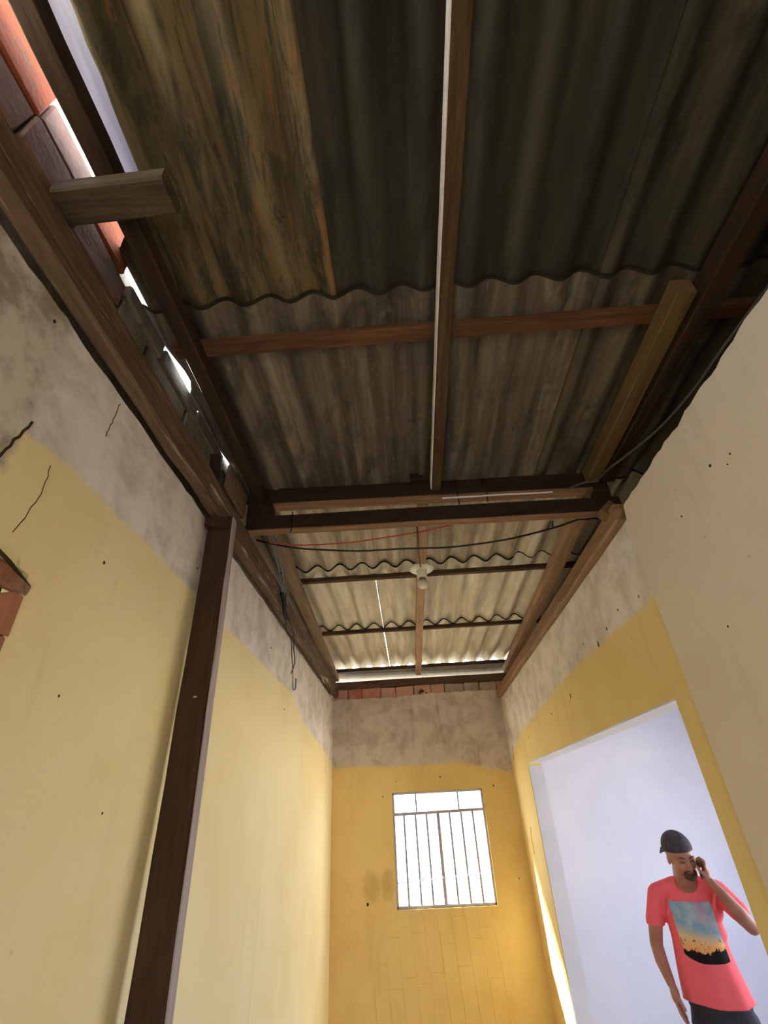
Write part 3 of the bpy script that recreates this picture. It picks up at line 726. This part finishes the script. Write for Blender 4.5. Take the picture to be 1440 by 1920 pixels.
wire('wire', [(.28, 2.300, 1.567), (.45, 2.299, 1.564), (.62, 2.298, 1.563), (.75, 2.298, 1.559), (.92, 2.297, 1.556)], .0042, M_WHW, 'white wire lying between the two cross beams')
def loop_wire(x, z0, z1, r, w, label):
    pts = []
    for i in range(22):
        a = i / 21 * 2 * math.pi * 1.35
        pts.append((x + w * math.sin(a * .5), 2.345 - .062 * math.cos(a), (z0 + z1) / 2 + (z1 - z0) / 2 * math.sin(a)))
    return tag(obj('wire_loop', MB().tube(pts, r, 6), M_BLK, sm=True), label, 'wire')
loop_wire(.36, 1.545, 1.70, .004, .03, 'black wire wound round the upper cross beam, left loop')
loop_wire(.53, 1.56, 1.71, .004, .03, 'black wire wound round the upper cross beam, right loop')
wire('wire', [(-.60, 2.296, 1.54), (-.605, 2.292, 1.48), (-.60, 2.30, 1.43), (-.62, 2.34, 1.425)], .0028, M_BLK, 'short black wire hooked over the lower cross beam at left')
wire('wire', [(.90, 2.37, 1.40), (.905, 2.40, 1.385), (.915, 2.38, 1.37)], .004, M_BLK, 'short black wire stub under the lower cross beam at right')
wire('wire', [(1.06, 2.42, 1.432), (1.12, 2.41, 1.425), (1.17, 2.45, 1.45), (1.22, 2.44, 1.44)], .004, M_BLK, 'kinked black wire under the right end of the lower cross beam')

# ------------------------------------------------------------------ the man in the side room
MAN = (1.674, 3.823, FL); YAW = -math.radians(23.9)
man = thing('person', 'man in pink printed T-shirt and backwards dark cap, phone at his ear', 'person', MAN)
man.rotation_euler = (0, 0, YAW)
def fused(name, mb, mats, voxel, smooth_it=4, parent=man, mat_fn=None, cut=None):
    """fuse overlapping volumes into one continuous skin"""
    bm = mb.bm; me = bpy.data.meshes.new(name + '_raw'); bmesh.ops.recalc_face_normals(bm, faces=bm.faces); bm.to_mesh(me); bm.free()
    o = bpy.data.objects.new(name + '_tmp', me); COL.objects.link(o)
    m = o.modifiers.new('r', 'REMESH'); m.mode = 'VOXEL'; m.voxel_size = voxel
    s = o.modifiers.new('s', 'SMOOTH'); s.factor = .5; s.iterations = smooth_it
    tmp = None
    if cut:
        cm = bpy.data.meshes.new('cutter'); b2 = MB()
        for c, r in cut: b2.ball(c, r, 4)
        b2.bm.to_mesh(cm); b2.bm.free()
        tmp = bpy.data.objects.new('cutter', cm); COL.objects.link(tmp)
        bo = o.modifiers.new('b', 'BOOLEAN'); bo.operation = 'DIFFERENCE'; bo.object = tmp; bo.solver = 'EXACT'
    dg = bpy.context.evaluated_depsgraph_get(); dg.update()
    new = bpy.data.meshes.new_from_object(o.evaluated_get(dg)); new.name = name
    bpy.data.objects.remove(o)
    if tmp: bpy.data.objects.remove(tmp)
    new.materials.clear()
    for mt in mats: new.materials.append(mt)
    for p in new.polygons: p.material_index = 0
    smooth(new)
    r = bpy.data.objects.new(name, new); COL.objects.link(r); r.parent = parent
    return r
def skin():
    t = NT('skin'); v = t.coords('Object'); n = t.noise(v, 14, 5, .6); f = t.noise(v, 120, 3)
    c = t.ramp(n, [(.3, lin('9C6A58')), (.7, lin('B28070'))]); t.bump(f, .1, .002)
    t.b.inputs['Subsurface Weight'].default_value = .05
    return t.done(c, .55, .35)
M_SKIN = skin()
# local frame: x to the photo's right, -y to the camera, z up from the floor
hd = Matrix.Translation((-.010, -.028, 1.500)) @ Matrix.Rotation(math.radians(22), 4, 'Z') @ Matrix.Rotation(math.radians(14), 4, 'X') @ Matrix.Rotation(math.radians(-5), 4, 'Y')
def hp(x, y, z): return tuple(hd @ Vector((x, y, z)))
hrot = hd.to_3x3().to_4x4()
body = MB()
# head (origin at the base of the skull; chin about -.02, crown .20)
body.ball(hp(0, .012, .108), (.075, .094, .094), 3, hrot)
body.ball(hp(0, -.030, .060), (.060, .062, .075), 3, hrot)
body.ball(hp(0, -.052, .000), (.036, .036, .030), 3, hrot)
for s in (-1, 1):
    body.ball(hp(s*.040, -.015, .020), (.026, .045, .042), 2, hrot)
    body.ball(hp(s*.034, -.068, .062), (.024, .020, .018), 2, hrot)      # cheekbones
    body.ball(hp(s*.030, -.083, .098), (.026, .012, .008), 2, hrot)      # brow ridge
    body.ball(hp(s*.075, .006, .070), (.008, .018, .030), 2, hrot)       # ears
    body.ball(hp(s*.012, -.096, .046), (.009, .010, .008), 2, hrot)      # nostrils
body.limb([hp(0, -.086, .092) + (.008,), hp(0, -.100, .066) + (.010,), hp(0, -.110, .050) + (.012,)], 10)
body.ball(hp(0, -.084, .026), (.024, .010, .006), 2, hrot); body.ball(hp(0, -.083, .015), (.020, .010, .006), 2, hrot)
# neck, torso
body.limb([(-.020, .000, 1.52, .056), (-.028, .018, 1.455, .058), (-.035, .03, 1.40, .075)])
for (x, y, z, a, b, c) in [(-.030, .02, 1.385, .150, .085, .065), (-.035, .015, 1.31, .150, .100, .09), (-.042, .015, 1.20, .138, .095, .10), (-.050, .02, 1.08, .130, .09, .10), (-.045, .02, .96, .145, .098, .10), (-.04, .02, .88, .150, .10, .08)]:
    body.ball((x, y, z), (a, b, c), 3)
body.limb([(-.12, .02, 1.415, .036), (-.200, .01, 1.375, .040)]); body.limb([(.05, .02, 1.415, .036), (.125, .0, 1.375, .038)])
# right arm (photo left), hanging
body.limb([(-.218, .01, 1.365, .040), (-.262, .02, 1.25, .042), (-.290, .03, 1.145, .037), (-.284, .0, 1.07, .036), (-.262, -.05, .985, .025)])
body.ball((-.255, -.062, .945), (.024, .043, .050), 3)
for (dx, dy, l, r) in [(-.010, -.030, .084, .0092), (.000, -.010, .090, .0095), (.004, .010, .084, .0092), (.004, .028, .070, .0085)]:
    bx, by, bz = -.254 + dx*.3, -.064 + dy, .910
    body.limb([(bx, by, bz, r), (bx + .010 + dx*.2, by - .004, bz - l*.5, r*.95), (bx + .026, by - .002, bz - l*.95, r*.8)], 8)
body.limb([(-.250, -.092, .960, .012), (-.236, -.106, .925, .0112), (-.222, -.108, .892, .0095)], 8)
# left arm (photo right), hand to the ear
body.limb([(.135, .0, 1.372, .038), (.192, -.035, 1.31, .040), (.243, -.085, 1.250, .036), (.205, -.12, 1.315, .038), (.150, -.128, 1.400, .031), (.108, -.118, 1.462, .023)])
body.ball((.100, -.108, 1.495), (.024, .036, .040), 3, Matrix.Rotation(.3, 4, 'Y'))
for i, (dy, zz) in enumerate([(-.030, 1.556), (-.011, 1.550), (.008, 1.540), (.024, 1.526)]):
    by = -.110 + dy
    body.limb([(.104, by, zz - .030, .0088), (.112, by - .002, zz + .004, .0088), (.090, by - .002, zz + .022 - i*.004, .0082), (.070, by, zz + .012 - i*.004, .0075)], 8)
body.limb([(.090, -.138, 1.488, .011), (.074, -.146, 1.512, .010), (.064, -.140, 1.536, .009)], 8)
# legs and feet (inside the trousers)
for s, fx in ((-1, -.13), (1, .05)):
    body.limb([(-.04 + s*.075, .02, .86, .085), (fx, .01, .48, .055), (fx, .03, .10, .04)])
    body.ball((fx, -.04, .045), (.040, .115, .035), 2)
fused('body', body, [M_SKIN], .0055, 3)

# T-shirt
sh = MB()
for (x, y, z, a, b, c) in [(-.030, .02, 1.385, .165, .100, .068), (-.033, .013, 1.31, .164, .114, .09), (-.040, .012, 1.21, .152, .110, .09), (-.045, .015, 1.12, .146, .106, .09)]:
    sh.ball((x, y, z), (a, b, c), 3)
rings = []
for k in range(26):
    t = k / 25; z = 1.36 - t * (1.36 - .905)
    ax = .158 - .016 * math.sin(min(1, t * 1.5) * math.pi * .5) + .040 * max(0, t - .40) / .60
    by = .108 + .010 * t; cx = -.034 - .012 * math.sin(t * math.pi) - .012 * t; cy = .013 + .004 * t
    rings.append([sh.bm.verts.new((cx + (ax + .005 * t * math.sin(a * 5 + 1)) * math.cos(a), cy + (by + .005 * t * math.sin(a * 7)) * math.sin(a), z + (.010 * math.sin(a * 2 + .6) if k == 25 else 0))) for a in [2 * math.pi * i / 40 for i in range(40)]])
for a, b in zip(rings, rings[1:]):
    for i in range(40): sh.bm.faces.new((a[i], a[(i+1) % 40], b[(i+1) % 40], b[i]))
sh.bm.faces.new(rings[0][::-1]); sh.bm.faces.new(rings[-1])
sh.limb([(-.09, .02, 1.432, .046), (-.205, .01, 1.388, .055), (-.243, .015, 1.30, .052), (-.262, .02, 1.250, .054)])
sh.limb([(.03, .02, 1.435, .047), (.135, .0, 1.403, .057), (.185, -.025, 1.34, .057), (.205, -.04, 1.315, .056)])
# folds
for z0, x0, x1 in [(1.30, -.17, -.13), (1.33, .08, .12)]:
    sh.limb([(x0, -.078, z0, .012), (x1, -.055, z0 + .10, .009)], 8)
def shirt_mat():
    t = NT('pink_printed_cotton'); v = t.coords('Object'); X, Y, Z = t.sep(v)
    wv = t.noise(v, 300, 2); n = t.noise(v, 8, 4, .6)
    pink = t.mix(n, lin('E8606C'), lin('EF7078'))
    vv = t.math('DIVIDE', t.math('SUBTRACT', Z, 1.085), .277)              # 0 bottom .. 1 top of the print
    uu = t.math('DIVIDE', t.math('ADD', X, t.math('ADD', .152, t.math('MULTIPLY', t.math('SUBTRACT', 1.0, vv), -.010))), .222)
    edge = t.math('MULTIPLY', t.math('MULTIPLY', t.math('GREATER_THAN', uu, 0), t.math('LESS_THAN', uu, 1)), t.math('MULTIPLY', t.math('GREATER_THAN', vv, t.math('MULTIPLY', t.math('POWER', t.math('ABSOLUTE', t.math('SUBTRACT', uu, .62)), 3.0), .55)), t.math('LESS_THAN', vv, 1)))
    front = t.math('LESS_THAN', Y, 0.0); mask = t.math('MULTIPLY', edge, front)
    cloud = t.noise(v, 12, 4, .6)
    sky = t.mix(t.step(cloud, .42, .6), lin('7FA0BC'), lin('A8B6C0'))
    pk = t.math('SUBTRACT', 1.0, t.math('MULTIPLY', t.math('ABSOLUTE', t.math('SUBTRACT', uu, .72)), 5.0), clamp=True)
    sky = t.mix(t.math('MULTIPLY', t.math('MULTIPLY', pk, t.step(vv, .55, .8)), .6), sky, lin('C08C98'))
    sun = t.mix(t.step(vv, .2, .45), lin('E8A668'), lin('D8BE90'))
    diag = t.math('ADD', vv, t.math('MULTIPLY', t.math('SUBTRACT', uu, .3), .18))
    pic = t.mix(t.step(diag, .36, .62), sun, sky)
    rag = t.math('ADD', .17, t.math('MULTIPLY', t.math('SUBTRACT', t.noise(t.scale(v, (1, 0, .2)), 55, 4, .8), .5), .28))
    rag = t.math('ADD', rag, t.math('MULTIPLY', t.math('ABSOLUTE', t.math('SUBTRACT', uu, .5)), .10))
    pic = t.mix(t.math('LESS_THAN', vv, rag), pic, lin('1E1A1A'))
    palm = t.math('MULTIPLY', t.step(t.noise(t.scale(v, (1, 0, .6)), 75, 3, .7), .55, .60), t.math('MULTIPLY', t.step(vv, .42, .36), t.step(vv, .18, .24)))
    palm = t.math('MULTIPLY', palm, t.step(t.noise(t.scale(v, (1, 0, 0)), 16, 2), .45, .52))
    pic = t.mix(palm, pic, lin('2A2E22'))
    t.bump(wv, .1, .001)
    return t.done(t.mix(mask, pink, pic), .85, .15)
fused('tshirt', sh, [shirt_mat()], .006, 4, cut=[((-.022, -.060, 1.478), (.076, .095, .078)), ((-.272, .022, 1.205), (.085, .085, .040)), ((.262, -.085, 1.262), (.055, .055, .052))])
# trousers, shoes
tr = MB()
tr.ball((-.042, .02, .90), (.162, .115, .075), 3); tr.ball((-.04, .02, .83), (.160, .115, .09), 3)
for s, fx in ((-1, -.13), (1, .05)):
    tr.limb([(-.04 + s*.078, .02, .82, .098), (fx, .01, .47, .075), (fx, .03, .10, .068)])
M_TRO = plain('dark_grey_denim', '34343C', .8, .2, sc=60)
fused('trousers', tr, [M_TRO], .009, 4)
for fx in (-.13, .05):
    s2 = MB(); s2.ball((fx, -.045, .040), (.050, .135, .040), 3); s2.ball((fx, .03, .060), (.046, .060, .055), 3)
    for v in s2.bm.verts: v.co.z = max(v.co.z, 0.0)
    fused('shoe', s2, [plain('black_shoe', '22201F', .5)], .006, 3)
# cap worn backwards, strap and brim at the back
cp = MB(); cp.ball(hp(0, .014, .128), (.085, .103, .092), 4, hrot)
cp.ball(hp(0, .02, .215), (.012, .012, .007), 2, hrot)
def cap_mat():
    t = NT('charcoal_cap_cloth'); v = t.coords('Object'); n = t.noise(v, 40, 3)
    t.bump(t.noise(v, 200, 2), .2, .001); return t.done(t.ramp(n, [(.3, lin('3A363E')), (.7, lin('4C4752'))]), .85, .2)
M_CAP = cap_mat()
bmx = cp.bm
inv = hd.inverted()
for v in bmx.verts:
    l = inv @ v.co
    lim = .128 - .022 * max(0, min(1, (l.y + .09) / .18)) - (0.0)
    if l.z < lim: l.z = lim; v.co = hd @ l
fused('cap', cp, [M_CAP], .004, 2)
br = MB(); hinv = []
for k in range(9):
    a = -1.0 + k * .25
    pa = hp(.078 * math.sin(a), .095 + .010 * math.cos(a), .108); pb = hp(.074 * math.sin(a), .125 + .045 * math.cos(a), .065)
    br.limb([pa + (.005,), pb + (.0045,)], 6)
for k in range(8):
    a = -1.0 + k * .25; b = a + .25
    for w in (0, .33, .66, 1):
        q = lambda an: hp((.078 - .004*w) * math.sin(an), (.095 + .010 * math.cos(an)) * (1-w) + (.125 + .045 * math.cos(an)) * w, .108 - .043 * w)
        br.limb([q(a) + (.006,), q(b) + (.006,)], 6)
fused('cap_brim', br, [M_CAP], .004, 2)
# face details
M_HAIR = plain('dark_beard_hair', '523C30', .8, .2, sc=90)
bd = MB()
for k in range(13):
    a = -.85 + k * 1.7 / 12
    bd.ball(hp(.040 * math.sin(a), -.052 - .040 * math.cos(a), .006 + .030 * (1 - math.cos(a))), (.008, .007, .009), 2, hrot)
    bd.ball(hp(.034 * math.sin(a), -.048 - .038 * math.cos(a), -.010 + .020 * (1 - math.cos(a))), (.009, .008, .010), 2, hrot)
for k in range(9):
    a = -1 + k * .25
    bd.ball(hp(.030 * a, -.0905 + .010 * a * a, .036 - .010 * a * a), (.006, .005, .0042), 2, hrot)
for s in (-1, 1):
    bd.limb([hp(s*.030, -.080, .028) + (.006,), hp(s*.034, -.072, .010) + (.008,), hp(s*.030, -.074, -.004) + (.008,)], 8)
fused('beard', bd, [M_HAIR], .003, 2)
for s in (-1, 1):
    eb = MB(); eb.limb([hp(s*.014, -.094, .100) + (.0035,), hp(s*.030, -.093, .105) + (.004,), hp(s*.048, -.080, .101) + (.003,)], 8)
    fused('eyebrow', eb, [M_HAIR], .002, 1)
    e2 = MB(); 
    e2.limb([hp(s*.017, -.0885, .081) + (.0022,), hp(s*.030, -.0915, .079) + (.0026,), hp(s*.044, -.082, .081) + (.0022,)], 6)
    fused('eye_line', e2, [M_HAIR], .0014, 0)
    ei = MB(); ei.ball(hp(s*.030, -.082, .084), (.0135, .009, .0075), 3, hrot)
    fused('eyelid', ei, [plain('eyelid_skin', '9A6A55', .5)], .002, 1)
lp = MB(); lp.limb([hp(-.019, -.087, .0215) + (.004,), hp(0, -.0955, .0225) + (.005,), hp(.019, -.087, .0215) + (.004,)], 8)
fused('lips', lp, [plain('lip', '8E5148', .5)], .002, 1)
# his phone
ph = MB().beam((.070, -.118, 1.475), (.072, -.095, 1.565), .010, .062, up=(0, 1, 0), jit=0, chamfer=.003, seg=1)
mw = Matrix.Translation(MAN) @ Matrix.Rotation(YAW, 4, 'Z')
for v in ph.bm.verts: v.co = mw @ v.co
tag(obj('phone', ph, plain('black_phone_glass', '141417', .2, .6)), 'slim black phone held against the ear of the man in pink', 'phone')

# everything above was written relative to the lens: lift it so the floor is at z = 0
for o in list(SC.objects):
    if o.parent is None and o.type != 'CAMERA': o.location.z += H

GROUPS = {'batten': 'battens across the roof', 'rafter': 'rafters under the roof sheets', 'cross_beam': 'paired cross beams',
          'spacer_block': 'spacer blocks between the cross beams', 'wall_plate': 'timbers along the wall tops', 'wire': 'loose wires round the cross beams', 'cable': 'cables under the roof', 'wire_loop': 'wire loops on the upper cross beam', 'offcut': 'timber offcuts at the right wall'}
for o in SC.objects:
    k = o.name.split('.')[0]
    if o.parent is None and k in GROUPS: o['group'] = GROUPS[k]
